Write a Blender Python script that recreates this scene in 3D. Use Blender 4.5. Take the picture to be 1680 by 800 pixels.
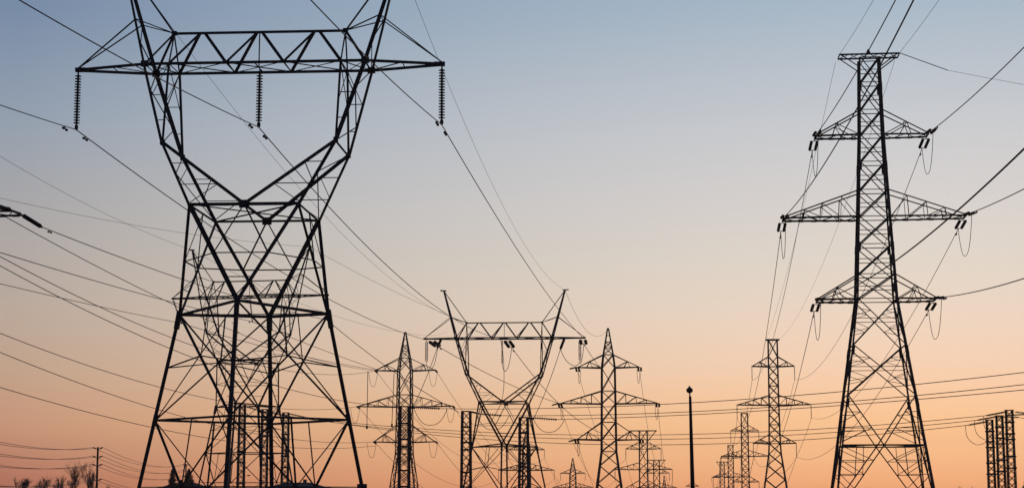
import bpy, math, random
import numpy as np
from mathutils import Vector, Matrix

# ------------------------------------------------------------------ camera, sky, light
sc = bpy.context.scene
for o in list(bpy.data.objects):
    bpy.data.objects.remove(o)
COL = sc.collection
F = 2900.0                      # focal length in pixels of the 1680 px wide photograph
PIT = math.atan((818 - 400) / F)
EYE = 1.7
cam = bpy.data.cameras.new('camera'); co = bpy.data.objects.new('camera', cam); COL.objects.link(co)
cam.sensor_width = 36; cam.sensor_fit = 'HORIZONTAL'; cam.lens = 36 * F / 1680
cam.clip_start = .5; cam.clip_end = 20000
co.location = (0, 0, EYE); co.rotation_euler = (math.pi / 2 + PIT, 0, 0)
sc.camera = co
sc.view_settings.view_transform = 'Standard'; sc.view_settings.look = 'None'
sc.view_settings.exposure = 0; sc.view_settings.gamma = 1; sc.view_settings.use_curve_mapping = False

GLOW_AZ = math.radians(14)      # the afterglow is brightest a little right of the view, the sun just down
world = bpy.data.worlds.new('World'); sc.world = world; world.use_nodes = True
nt = world.node_tree; nt.nodes.clear()
def N(t, **k):
    n = nt.nodes.new(t)
    for a, v in k.items(): setattr(n, a, v)
    return n
def L(a, b): nt.links.new(a, b)
def M1(op, a, b=None, c=None, clamp=False):
    n = N('ShaderNodeMath', operation=op, use_clamp=clamp)
    for i, v in enumerate((a, b, c)):
        if v is None: continue
        if isinstance(v, (int, float)): n.inputs[i].default_value = v
        else: L(v, n.inputs[i])
    return n.outputs[0]
out = N('ShaderNodeOutputWorld'); bg1 = N('ShaderNodeBackground'); bg2 = N('ShaderNodeBackground'); add = N('ShaderNodeAddShader')
sky = N('ShaderNodeTexSky', sky_type='NISHITA', sun_disc=False)
sky.sun_elevation = math.radians(1.0); sky.sun_rotation = GLOW_AZ; sky.air_density = 1.5; sky.dust_density = 2.0
L(sky.outputs[0], bg1.inputs[0]); bg1.inputs[1].default_value = 0.01
tc = N('ShaderNodeTexCoord'); sep = N('ShaderNodeSeparateXYZ'); L(tc.outputs['Generated'], sep.inputs[0])
elev = M1('MULTIPLY', M1('ARCSINE', sep.outputs[2]), 180 / math.pi)          # degrees above the horizon
def srgb(r, g, b):
    return tuple(((c / 255) / 12.92 if c / 255 <= .04045 else ((c / 255 + .055) / 1.055) ** 2.4) for c in (r, g, b)) + (1,)
def ramp(stops):                                                             # stops: (elevation, sRGB)
    r = N('ShaderNodeValToRGB'); r.color_ramp.interpolation = 'B_SPLINE' if False else 'LINEAR'
    e = r.color_ramp.elements
    while len(e) > 1: e.remove(e[-1])
    for i, (d, c) in enumerate(stops):
        el = e[0] if i == 0 else e.new((d + 10) / 100)
        el.position = (d + 10) / 100; el.color = srgb(*c)
    L(M1('MULTIPLY_ADD', elev, .01, .1, True), r.inputs[0]); return r.outputs[0]
BRIGHT = ramp([(-10, (30, 24, 22)), (-1.5, (150, 98, 70)), (.45, (253, 178, 123)), (1.28, (254, 195, 140)), (2.46, (251, 202, 151)), (4.22, (240, 210, 182)), (5.74, (230, 213, 195)), (7.57, (217, 212, 202)), (9.5, (208, 207, 206)), (11.7, (196, 201, 206)), (15.8, (161, 181, 198)), (28, (106, 137, 172)), (60, (55, 80, 125)), (89, (40, 62, 105))])
DIM = ramp([(-10, (24, 20, 19)), (-1.5, (90, 58, 50)), (.6, (187, 118, 93)), (2.2, (206, 153, 122)), (3.9, (194, 163, 139)), (5.95, (184, 168, 156)), (9.2, (164, 164, 167)), (12, (142, 156, 173)), (15.3, (115, 136, 164)), (28, (76, 104, 140)), (60, (45, 66, 104)), (89, (40, 62, 105))])
BACK = ramp([(-10, (12, 12, 14)), (0, (34, 36, 48)), (8, (52, 52, 72)), (20, (46, 58, 88)), (60, (38, 56, 94)), (89, (40, 62, 105))])
az = M1('ARCTAN2', sep.outputs[0], sep.outputs[1])                           # 0 straight ahead, positive to the right
daz = M1('ABSOLUTE', M1('SUBTRACT', az, math.radians(14)))
def mixc(f, a, b):
    m = N('ShaderNodeMix', data_type='RGBA'); L(f, m.inputs['Factor']); L(a, m.inputs['A']); L(b, m.inputs['B']); return m.outputs['Result']
def smooth(v, a, b):
    n = N('ShaderNodeMapRange', interpolation_type='SMOOTHSTEP'); L(v, n.inputs['Value'])
    n.inputs['From Min'].default_value = a; n.inputs['From Max'].default_value = b; return n.outputs['Result']
c1 = mixc(M1('POWER', M1('DIVIDE', daz, math.radians(30), None, True), 1.8), BRIGHT, DIM)
c2 = mixc(smooth(daz, math.radians(32), math.radians(120)), c1, BACK)
L(c2, bg2.inputs[0]); bg2.inputs[1].default_value = 1.025
L(bg1.outputs[0], add.inputs[0]); L(bg2.outputs[0], add.inputs[1]); L(add.outputs[0], out.inputs[0])
sun = bpy.data.lights.new('sun', 'SUN'); so = bpy.data.objects.new('sun', sun); COL.objects.link(so)
sun.energy = 0.25; sun.angle = math.radians(4); sun.color = (1, .62, .4)
so.rotation_euler = (math.radians(-89), 0, -GLOW_AZ)        # low, from behind the towers

# ------------------------------------------------------------------ materials
def mat(name, col, rough=.7, metal=0, var=.35, scale=3.0, bump=0):
    m = bpy.data.materials.new(name); m.use_nodes = True
    t = m.node_tree; b = t.nodes['Principled BSDF']
    b.inputs['Roughness'].default_value = rough; b.inputs['Metallic'].default_value = metal
    x = t.nodes.new('ShaderNodeTexCoord'); n = t.nodes.new('ShaderNodeTexNoise'); r = t.nodes.new('ShaderNodeValToRGB')
    n.inputs['Scale'].default_value = scale; n.inputs['Detail'].default_value = 6
    t.links.new(x.outputs['Object'], n.inputs['Vector']); t.links.new(n.outputs['Fac'], r.inputs[0])
    e = r.color_ramp.elements; e[0].position = .3; e[1].position = .7
    e[0].color = tuple(c * (1 - var) for c in col) + (1,); e[1].color = tuple(min(1, c * (1 + var)) for c in col) + (1,)
    t.links.new(r.outputs[0], b.inputs['Base Color'])
    if bump:
        bp = t.nodes.new('ShaderNodeBump'); bp.inputs['Strength'].default_value = bump
        t.links.new(n.outputs['Fac'], bp.inputs['Height']); t.links.new(bp.outputs[0], b.inputs['Normal'])
    return m
STEEL = mat('weathered_steel', (.07, .062, .058), .8)
WIRE = mat('aged_conductor', (.06, .055, .05), .7)
GLASSY = mat('brown_porcelain', (.045, .028, .022), .35)
CONC = mat('concrete', (.3, .29, .27), .9, bump=.2)
WOOD = mat('creosoted_wood', (.05, .035, .025), .9)
LAMPM = mat('painted_pole', (.03, .028, .028), .6)
GRASS = mat('dry_grass', (.09, .075, .04), 1, scale=.15, bump=.3)
BARK = mat('bare_bark', (.05, .04, .033), .95)
NEEDLE = mat('evergreen_needles', (.02, .035, .018), .9)
SHINGLE = mat('roof_shingles', (.06, .055, .055), .9)
BRICK = mat('house_brick', (.25, .13, .09), .9)
TRIM = mat('house_trim', (.5, .48, .45), .7)
GLAZ = mat('dark_glazing', (.03, .035, .04), .1)
ROADM = mat('asphalt', (.05, .05, .05), .9, scale=.8)

# ------------------------------------------------------------------ helpers
def P(px, py, Y):
    """point of the place seen at a photograph pixel, Y metres ahead"""
    a, b = (px - 840) / F, -(py - 400) / F
    v = Vector((a, math.cos(PIT) - b * math.sin(PIT), math.sin(PIT) + b * math.cos(PIT)))
    v *= Y / v.y; v.z += EYE
    return v
def pix(p):
    z = p[2] - EYE
    d = p[1] * math.cos(PIT) + z * math.sin(PIT); h = z * math.cos(PIT) - p[1] * math.sin(PIT)
    return 840 + F * p[0] / d, 400 - F * h / d
def tag(o, label=None, cat=None, group=None, kind=None):
    for k, v in (('label', label), ('category', cat), ('group', group), ('kind', kind)):
        if v: o[k] = v
    return o
def empty(name, loc, rz=0):
    o = bpy.data.objects.new(name, None); COL.objects.link(o); o.location = loc; o.rotation_euler = (0, 0, rz); return o
def V(*a): return Vector(a)

class MB:
    """collects bars, tubes and faces into one mesh"""
    def __init__(s): s.v = []; s.f = []
    def add(s, vs, fs):
        k = len(s.v); s.v += [tuple(v) for v in vs]; s.f += [tuple(i + k for i in f) for f in fs]
    def frame(s, d, ref):
        x = d.cross(ref)
        if x.length < 1e-4: x = d.cross(V(1, 0, .01))
        x.normalize(); y = x.cross(d).normalized(); return x, y
    def bar(s, a, b, w, angle=True, ref=None):
        """rolled angle (or a square bar) from a to b"""
        a, b = Vector(a), Vector(b); d = b - a
        if d.length < 1e-4: return
        d.normalize(); x, y = s.frame(d, ref or V(.02, 0, 1))
        if angle:
            t = w * .16; h = w / 2
            pr = [(-h, -h), (h, -h), (h, t - h), (t - h, t - h), (t - h, h), (-h, h)]
        else:
            h = w / 2; pr = [(-h, -h), (h, -h), (h, h), (-h, h)]
        n = len(pr)
        vs = [a + x * p + y * q for p, q in pr] + [b + x * p + y * q for p, q in pr]
        fs = [(i, (i + 1) % n, n + (i + 1) % n, n + i) for i in range(n)] + [tuple(range(n))[::-1], tuple(range(n, 2 * n))]
        s.add(vs, fs)
    def tube(s, pts, r, n=6, r2=None, cap=True):
        pts = [Vector(p) for p in pts]; vs = []; m = len(pts)
        for i, p in enumerate(pts):
            d = (pts[min(i + 1, m - 1)] - pts[max(i - 1, 0)]).normalized(); x, y = s.frame(d, V(.02, 0, 1))
            rr = r if r2 is None else r + (r2 - r) * i / (m - 1)
            for k in range(n):
                t = 2 * math.pi * k / n; vs.append(p + x * rr * math.cos(t) + y * rr * math.sin(t))
        fs = [(i * n + k, i * n + (k + 1) % n, (i + 1) * n + (k + 1) % n, (i + 1) * n + k) for i in range(m - 1) for k in range(n)]
        if cap: fs += [tuple(range(n))[::-1], tuple(range((m - 1) * n, m * n))]
        s.add(vs, fs)
    def lathe(s, prof, a, b, n=12):
        """profile of (radius, fraction along a-b)"""
        a, b = Vector(a), Vector(b); d = b - a; x, y = s.frame(d.normalized(), V(.02, 0, 1)); vs = []
        for r, t in prof:
            for k in range(n):
                q = 2 * math.pi * k / n; vs.append(a + d * t + x * r * math.cos(q) + y * r * math.sin(q))
        m = len(prof)
        fs = [(i * n + k, i * n + (k + 1) % n, (i + 1) * n + (k + 1) % n, (i + 1) * n + k) for i in range(m - 1) for k in range(n)]
        fs += [tuple(range(n))[::-1], tuple(range((m - 1) * n, m * n))]
        s.add(vs, fs)
    def box(s, c, sx, sy, sz):
        c = Vector(c)
        vs = [c + V(i * sx / 2, j * sy / 2, k * sz / 2) for k in (-1, 1) for j in (-1, 1) for i in (-1, 1)]
        s.add(vs, [(0, 2, 3, 1), (4, 5, 7, 6), (0, 1, 5, 4), (2, 6, 7, 3), (0, 4, 6, 2), (1, 3, 7, 5)])
    def build(s, name, m, parent=None, smooth=False):
        me = bpy.data.meshes.new(name); me.from_pydata(s.v, [], s.f); me.materials.append(m)
        if smooth:
            for p in me.polygons: p.use_smooth = True
        o = bpy.data.objects.new(name, me); COL.objects.link(o)
        if parent: o.parent = parent
        return o
def lerp(a, b, t): return Vector(a) * (1 - t) + Vector(b) * t
def place(root, p):
    """local point of a tower -> place"""
    c, s = math.cos(root.rotation_euler.z), math.sin(root.rotation_euler.z); l = root.location
    return V(l.x + c * p[0] - s * p[1], l.y + s * p[0] + c * p[1], l.z + p[2])

def footings(root, pts, w):
    for p in pts:
        m = MB(); m.lathe([(w * 1.25, 0), (w * 1.25, .55), (w, .7), (w * .95, 1)], (p[0], p[1], -.3), (p[0], p[1], .55), 12)
        m.build('footing', CONC, root)

# ------------------------------------------------------------------ the ground
g = MB(); g.add([(-9000, -400, 0), (9000, -400, 0), (9000, 15000, 0), (-9000, 15000, 0)], [(0, 1, 2, 3)])
tag(g.build('ground', GRASS), kind='structure')

# ------------------------------------------------------------------ waist type tower (one flat beam, two horns)
def waist_tower(X, Y, rz, dz, label, px=1.0, zbase=0):
    root = empty('transmission_tower', (X, Y, zbase), rz)
    tag(root, label, 'pylon', 'flat-beamed pylons with two horns')
    k = Y / F * px                                    # metres per photograph pixel, sets the lightest angle used
    w = lambda wide: max(wide * (.9 if wide > .15 else .8), k * .52)
    e = EYE + dz - zbase
    z2, z1, z0 = 9.494 + e, 3.965 + e, .6 + e
    A2 = [V(-3.845, 0, z2 - .15), V(0, -3.9, z2 + .15), V(3.845, 0, z2 - .15), V(0, 3.9, z2 + .12)]     # L N R F
    def leg_at(i, z):
        t = A2[i].z - z; s = .2095 if i % 2 == 0 else .166
        r = (3.845 if i % 2 == 0 else 3.9) + t * s
        return [V(-r, 0, z), V(0, -r, z), V(r, 0, z), V(0, r, z)][i]
    low = [leg_at(i, .35) for i in range(4)]
    for i in range(4):
        m = MB(); m.bar(low[i], A2[i], w(.21), ref=V([1, 0, -1, 0][i], [0, 1, 0, -1][i], 0))
        d = (A2[i] - low[i]).normalized()
        m.bar(A2[i] - d * .75, A2[i] + V(0, 0, .2), w(.27), False)       # gusset where six members meet
        for q in (z1,):
            if q > 1: c = leg_at(i, q); m.bar(c - d * .3, c + d * .3, w(.225), False)
        n = int((A2[i].z - 3) / .45)
        if Y < 120 and i == 1:
            for j in range(n):                                          # step bolts up one leg
                c = leg_at(i, 3 + j * .45); s = 1 if j % 2 else -1
                m.bar(c, c + V(s * .2, 0, 0), .028, False)
        m.build('leg', STEEL, root)
    footings(root, low, .34)
    m = MB()
    A1 = [leg_at(i, z1) for i in range(4)]; full = z0 > 1
    A0 = [leg_at(i, z0 if full else .8) for i in range(4)]
    for i in range(4):
        j = (i + 1) % 4
        m.bar(A2[i], A2[j], w(.165)); m.bar(A1[i], A1[j], w(.14))
        big = .125 if i in (0, 1) else .1
        m.bar(A2[i], A1[j], w(big)); m.bar(A1[i], A2[j], w(.085))
        x = lerp(lerp(A2[i], A1[j], .44), lerp(A1[i], A2[j], .56), .5)
        h = x.z
        m.bar(x, leg_at(i, h - .43), w(.075)); m.bar(x, leg_at(j, h - .43), w(.075))
        q = lerp(A2[i], A2[j], .5); m.bar(q, x, w(.075))
        mid0 = lerp(A0[i], A0[j], .5); mid1 = lerp(A1[i], A1[j], .5)
        if full:
            m.bar(A1[i], mid0, w(.12)); m.bar(A1[j], mid0, w(.075)); m.bar(mid1, mid0, w(.09))
            m.bar(A0[i], A0[j], w(.06))
            for a in (i, j):
                m.bar(mid0, low[a], w(.075))
        else:
            m.bar(A1[i], mid0, w(.11)); m.bar(A1[j], mid0, w(.1)); m.bar(mid0, A0[i], w(.08)); m.bar(mid0, A0[j], w(.08))
    m.bar(A2[0], A2[2], w(.06))
    m.build('base_bracing', STEEL, root)
    # waist: the square turns by 45 degrees between the two rings
    z3 = 14.604 + e
    C = {a + b: V((-1 if b == 'L' else 1) * 2.775, (-1 if a == 'n' else 1) * 2.8, z3) for a in 'nf' for b in 'LR'}
    nm, fm = V(0, -2.8, z3), V(0, 2.8, z3); lm, rm = V(-2.775, 0, z3), V(2.775, 0, z3)
    pairs = [('nL', 0), ('nL', 1), ('nR', 1), ('nR', 2), ('fR', 2), ('fR', 3), ('fL', 3), ('fL', 0)]
    m = MB(); ring = []
    for a, i in pairs:
        thick = .2 if (a, i) in (('nL', 1), ('nR', 1), ('fL', 3), ('fR', 3)) else .16
        m.bar(C[a], A2[i], w(thick)); ring.append(lerp(C[a], A2[i], .51))
    for i in range(8): m.bar(ring[i], ring[(i + 1) % 8], w(.075))
    m.bar(C['nL'], C['nR'], w(.19)); m.bar(C['fL'], C['fR'], w(.15)); m.bar(C['nL'], C['fL'], w(.15)); m.bar(C['nR'], C['fR'], w(.15))
    m.bar(C['nL'], C['fR'], w(.08)); m.bar(C['fL'], C['nR'], w(.1)); m.bar(nm, fm, w(.11))
    for c, q in ((nm, (1, 2)), (fm, (5, 6)), (lm, (0, 7)), (rm, (3, 4))):
        for j in q: m.bar(c, ring[j], w(.08 if c in (nm, fm) else .065))
    for c in (nm, fm): m.box(c, .5, .06, .4)
    for i, (a, j) in enumerate(pairs):
        m.bar(lerp(C[a], A2[j], .76), lerp(C[pairs[i ^ 1 if i % 2 else i - 1][0]], A2[j], .76), w(.06))
        m.bar(ring[i], lerp(A2[j], A2[j - 1] if i % 2 == 0 else A2[(j + 1) % 4], 0.5) * .0 + lerp(C[a], A2[j], .76), w(.05))
    m.build('waist_frame', STEEL, root)
    zk, zb, zt, za = 17.946 + e, 22.292 + e, 24.174 + e, 28.05 + e
    for sg, s in ((-1, 'L'), (1, 'R')):
        m = MB(); K = {}; B = {}; I = {}
        for a, v in (('n', -1), ('f', 1)):
            K[a] = V(sg * 4.445, v * 2.039, zk); B[a] = V(sg * 5.751, v * 1.116, zb); I[a] = V(sg * 4.484, v * 1.116, zb)
            mid = nm if a == 'n' else fm
            m.bar(C[a + s], K[a], w(.17)); m.bar(K[a], mid, w(.17)); m.bar(K[a], B[a], w(.19)); m.bar(K[a], I[a], w(.13))
            for t in (.34, .68):
                p, q = lerp(K[a], C[a + s], t), lerp(K[a], mid, t); m.bar(p, q, w(.055)); m.bar(q, lerp(K[a], C[a + s], t + .3), w(.05))
            for t in (.4, .72): m.bar(lerp(B[a], K[a], t), lerp(I[a], K[a], t), w(.055))
            m.bar(I[a], lerp(B[a], K[a], .4), w(.055))
        m.bar(K['n'], K['f'], w(.15))
        for q0, q1, n, wd in ((K, C, 2, .07), (B, K, 3, .08)):
            for i in range(n):
                t0, t1 = i / n, (i + 1) / n
                e0 = lambda a, t: lerp(q0[a], q1[a + s] if q1 is C else q1[a], t)
                a, b = ('n', 'f') if i % 2 else ('f', 'n')
                m.bar(e0(a, t0), e0(b, t1), w(wd))
        m.bar(I['n'], lerp(I['f'], K['f'], .5), w(.055)); m.bar(I['f'], lerp(I['n'], K['n'], .5), w(.055))
        for a in 'nf': m.box(K[a], .22, .22, .28)
        m.build('window_arm', STEEL, root)
        # the horn above the beam, with ties to the beam's end
        m = MB(); ap = V(sg * 7.3, 0, za); top = V(sg * 4.533, 0, zt); tip = V(sg * 9.6, 0, zb + .1)
        for a in 'nf':
            m.bar(B[a], ap, w(.17)); q = lerp(B[a], ap, .44)
            m.bar(q, tip, w(.075)); m.bar(q, top, w(.07)); 
        m.bar(top, ap, w(.12)); m.bar(ap - V(.3 * sg, 0, 0), ap + V(.45 * sg, 0, .05), w(.16))
        m.bar(lerp(B['n'], ap, .2), lerp(B['f'], ap, .44), w(.06)); m.bar(B['f'], lerp(B['n'], ap, .2), w(.06)); m.bar(lerp(B['n'], ap, .44), lerp(B['f'], ap, .44), w(.06))
        m.build('earthwire_horn', STEEL, root)
    # the beam: triangular truss with pointed ends
    m = MB(); us = [-5.751, -4.484, -1.5, 1.5, 4.484, 5.751]
    tl, tr = V(-9.55, 0, zb), V(9.55, 0, zb)
    for v in (-1, 1):
        p = [V(-9.55, v * .1, zb)] + [V(u, v * 1.116, zb) for u in us] + [V(9.55, v * .1, zb)]
        for a, b in zip(p, p[1:]): m.bar(a, b, w(.17))
        for t in (-1, 1): m.bar(V(t * 4.533, 0, zt), V(t * 5.751, v * 1.116, zb), w(.12)); m.bar(V(t * 4.533, 0, zt), V(t * 4.484, v * 1.116, zb), w(.1))
        for tu, bus in ((-3.03, (-4.484, -1.5)), (0, (-1.5, 1.5)), (3.03, (1.5, 4.484))):
            for bu in bus: m.bar(V(tu + (.12 if bu > tu else -.12), 0, zt), V(bu, v * 1.116, zb), w(.15 if (v < 0) == (bu > tu) or v < 0 else .09))
    m.bar(V(-4.533, 0, zt), V(4.533, 0, zt), w(.16))
    m.bar(V(0, 0, zt), V(0, 0, zb), w(.07)); m.bar(V(0, -1.116, zb), V(0, 1.116, zb), w(.1))
    grid = [-5.751, -4.484, -1.5, 1.5, 4.484, 5.751]
    for i, u in enumerate(grid):
        m.bar(V(u, -1.116, zb), V(u, 1.116, zb), w(.08))
        if i + 1 < len(grid):
            m.bar(V(u, -1.116, zb), V(grid[i + 1], 1.116, zb), w(.075)); m.bar(V(u, 1.116, zb), V(grid[i + 1], -1.116, zb), w(.06))
    for t in (-1, 1):
        m.bar(V(t * 7.6, -.56, zb), V(t * 7.6, .56, zb), w(.07)); m.bar(V(t * 7.6, -.56, zb), V(t * 5.75, 1.1, zb), w(.06))
        m.bar(V(t * 9.2, 0, zb), V(t * 9.75, 0, zb), w(.24), False)
        for v in (-1, 1): m.box(V(t * 5.751, v * 1.116, zb), .4, .12, .32)
        m.box(V(t * 4.533, 0, zt), .26, .14, .22)
    m.build('crossbeam', STEEL, root)
    return root, e

# ------------------------------------------------------------------ square lattice tower with three pairs of arms
def lattice_tower(cx, Y, rz, label, body, arms, top, legw, brw, panels, style='pointed', group='square lattice pylons with three arms a side', bottom_k=False, ground_w=None, twin=True):
    """body: [(pixel y, half width px)] top to bottom; arms: [(chord y, root y, half length px)]; top: ('peak', y) or ('bar', y0, y1, half px)"""
    k = Y / F; hz = lambda py: P(cx, py, Y).z
    base = P(cx, 700, Y)
    root = empty('transmission_tower', (base.x, Y, 0), rz); tag(root, label, 'pylon', group)
    prof = [(hz(y), w * k) for y, w in body]
    z_, w_ = prof[-1]; zp, wp = prof[-2]
    prof.append((.4, w_ + (w_ - wp) / (zp - z_) * (z_ - .4)))
    def hw(z):
        for (za, wa), (zb, wb) in zip(prof, prof[1:]):
            if z >= zb: 
                t = (za - z) / (za - zb) if za > zb else 0; return wa + (wb - wa) * max(0, t)
        return prof[-1][1]
    def cr(i, z): h = hw(z); return V((-h, h, h, -h)[i], (-h, -h, h, h)[i], z)
    lw, bw = legw * k, brw * k
    zs = [p[0] for p in prof]
    for i in range(4):
        m = MB()
        for a, b in zip(zs, zs[1:]): m.bar(cr(i, a), cr(i, b), lw, ref=V((1, -1, -1, 1)[i], (1, 1, -1, -1)[i], .01))
        if style == 'box':
            for y in (138, 268, 400, 570, 655): c = cr(i, hz(y)); d = cr(i, hz(y + 14)); m.bar(c, d, lw * 1.22)
        m.build('leg', STEEL, root)
    footings(root, [cr(i, .4) for i in range(4)], max(.35, lw))
    m = MB(); lev = [hz(y) for y in panels] 
    for n, (za, zb) in enumerate(zip(lev, lev[1:])):
        for i in range(4):
            j = (i + 1) % 4; a, b, c, d = cr(i, za), cr(j, za), cr(i, zb), cr(j, zb)
            m.bar(a, d, bw); m.bar(b, c, bw * (1.35 if i == 0 else 1))
            if style == 'box':
                if hw(zb) < 2.0:
                    q = (za + zb) / 2; m.bar(cr(i, q), cr(j, q), bw * .7)
                else:                                  # redundant members round the crossing
                    wa, wb = hw(za), hw(zb); t = wa / (wa + wb); x = lerp(a, d, t); hx = x.z
                    m.bar(x, cr(i, hx), bw * .6); m.bar(x, cr(j, hx), bw * .6)
                    for s0, s1, e0 in ((a, x, i), (b, x, j), (x, c, i), (x, d, j)):
                        u = .62 if s1 is x else .38
                        q = lerp(s0, s1, u); end = s0 if s1 is x else s1
                        m.bar(q, cr(e0, lerp(x, end, .5).z), bw * .5); m.bar(q, cr(e0, lerp(x, end, .16).z), bw * .5)
    for y in panels[:: (1 if style == 'box' else 2)]:
        z = hz(y)
        if style == 'box' and 500 < y: continue
        for i in range(4): m.bar(cr(i, z), cr((i + 1) % 4, z), bw * .8)
    # below the last panel: K legs down to the feet
    za = lev[-1]; zk = hz(bottom_k) if bottom_k else None
    if bottom_k:
        for i in range(4):
            j = (i + 1) % 4; a, b = cr(i, za), cr(j, za); c, d = cr(i, zk), cr(j, zk); mid = lerp(c, d, .5)
            m.bar(a, mid, bw * 1.1); m.bar(b, mid, bw * 1.1); m.bar(c, d, bw * (1.5 if i == 0 else 1.05))
            for e0, s0 in ((i, a), (j, b)):
                for u, u2 in ((.34, .5), (.66, .92)):
                    q = lerp(s0, mid, u); m.bar(q, cr(e0, q.z), bw * .65); m.bar(q, cr(e0, lerp(s0, mid, u2).z), bw * .65)
                f0 = cr(e0, .4); m.bar(mid, f0, bw * 1.1)
                for u in (.22, .42, .62, .8):
                    q = lerp(mid, f0, u); m.bar(q, cr(e0, q.z), bw * .6); m.bar(q, cr(e0, lerp(mid, f0, max(0, u - .2)).z), bw * .6)
                g0, g1 = lerp(mid, f0, .22), lerp(mid, f0, .62)
                h = lerp(c if e0 == i else d, mid, .5); m.bar(h, lerp(mid, f0, .45), bw * .6)
            m.bar(mid, lerp(cr((i + 1) % 4, zk), cr((i + 2) % 4, zk), .5), bw * .8)
    else:
        z = za
        while z - 2 * hw(z) * .95 > .4:
            zn = z - 2 * hw(z) * .95
            for i in range(4):
                j = (i + 1) % 4; m.bar(cr(i, z), cr(j, zn), bw); m.bar(cr(j, z), cr(i, zn), bw)
            z = zn
        for i in range(4): m.bar(cr(i, z), cr((i + 1) % 4, z), bw)
    m.build('body_bracing', STEEL, root)
    tips = {}
    for n, (yc, yr, hl) in enumerate(arms):
        zc, zr = hz(yc), hz(yr); hl *= k; b, r = hw(zc), hw(zr)
        for sg in (-1, 1):
            m = MB(); tv = b * .72 if style == 'box' else .12
            ends = {}
            for v in (-1, 1):
                c0, c1 = V(sg * b, v * b, zc), V(sg * hl, v * tv, zc + (.1 if style != 'box' else 0))
                t0, t1 = V(sg * r, v * r, zr), V(sg * hl * .985, v * tv, zc + .12)
                m.bar(c0, c1, bw * 1.7); m.bar(t0, t1, bw * 1.15); ends[v] = (c0, c1, t0, t1)
                L0 = (hl - b)
                nn = 1 if L0 < 1.25 * 2.2 * (zr - zc) else 3
                fr = [.5] if nn == 1 else [.25, .5, .74]
                tf = lambda u: lerp(t0, t1, u); cf = lambda u: lerp(c0, c1, u)
                if nn == 1:
                    m.bar(tf(.55), cf(.62), bw * .8); m.bar(tf(.55), cf(.36), bw * .65); m.bar(tf(.55), cf(.02), bw * .8)
                else:
                    for a, u in enumerate(fr):
                        m.bar(tf(u), cf(u), bw * (1.1 if a == 2 else .65)); m.bar(tf(u), cf(fr[a - 1] if a else .02), bw * .75)
            nb = 6 if hl > 1.3 * arms[0][2] * k else 4
            for i in range(nb):
                u0, u1 = i / nb, (i + 1) / nb; v = 1 if i % 2 else -1
                m.bar(lerp(ends[v][0], ends[v][1], u0), lerp(ends[-v][0], ends[-v][1], u1), bw * .7)
                if style == 'box': m.box(lerp(ends[1][0], ends[1][1], u1 - .5 / nb) - V(0, 0, .05), .45, .08, .12)
            m.bar(ends[-1][1] + V(0, -.15, 0), ends[1][1] + V(0, .15, 0), bw * 1.5)
            m.bar(lerp(ends[-1][2], ends[-1][3], .5), lerp(ends[1][2], ends[1][3], .5), bw * .6)
            m.build('crossarm', STEEL, root)
            tips[(n, sg)] = (ends[-1][1], ends[1][1])
    ztop = prof[0][0]; h = prof[0][1]
    m = MB()
    if top[0] == 'peak':
        zp = hz(top[1])
        for i in range(4): m.bar(cr(i, ztop), V((-.09, .09, .09, -.09)[i], (-.09, -.09, .09, .09)[i], zp), lw * .8)
        pc = lambda i, t: lerp(cr(i, ztop), V((-.09, .09, .09, -.09)[i], (-.09, -.09, .09, .09)[i], zp), t)
        for a, b in ((0, .27), (.27, .5), (.5, .74)):
            for i in range(4):
                j = (i + 1) % 4
                if a < .5: m.bar(pc(i, a), pc(j, b), bw * .85); m.bar(pc(j, a), pc(i, b), bw * .85)
                m.bar(pc(i, b), pc(j, b), bw * .7)
        m.box((0, 0, zp), .35, .35, .25)
        m.build('peak', STEEL, root); tips['top'] = (V(0, 0, zp), V(0, 0, zp))
    else:
        z1 = hz(top[1]); hl = top[3] * k; z0 = z1 - (.02 if top[2] is None else 0)
        for v in (-1, 1):
            m.bar(V(-hl, v * h, z1), V(hl, v * h, z1), bw * 1.7)
            for sg in (-1, 1):
                if top[2]: m.bar(V(sg * hl * .95, v * h, z1), V(sg * hw(hz(top[2])), v * hw(hz(top[2])), hz(top[2])), bw)
        for u in np.linspace(-1, 1, 7)[:-1]:
            m.bar(V(hl * u, -h, z1), V(hl * (u + 1 / 3), h, z1), bw * .7); m.bar(V(hl * u, h, z1), V(hl * (u + 1 / 3), -h, z1), bw * .7)
        for sg in (-1, 1): m.bar(V(sg * hl, -h - .1, z1), V(sg * hl, h + .1, z1), bw)
        m.build('earthwire_crossbar', STEEL, root)
        tips['top'] = (V(-hl, -h, z1), V(hl, -h, z1))
    return root, tips

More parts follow.
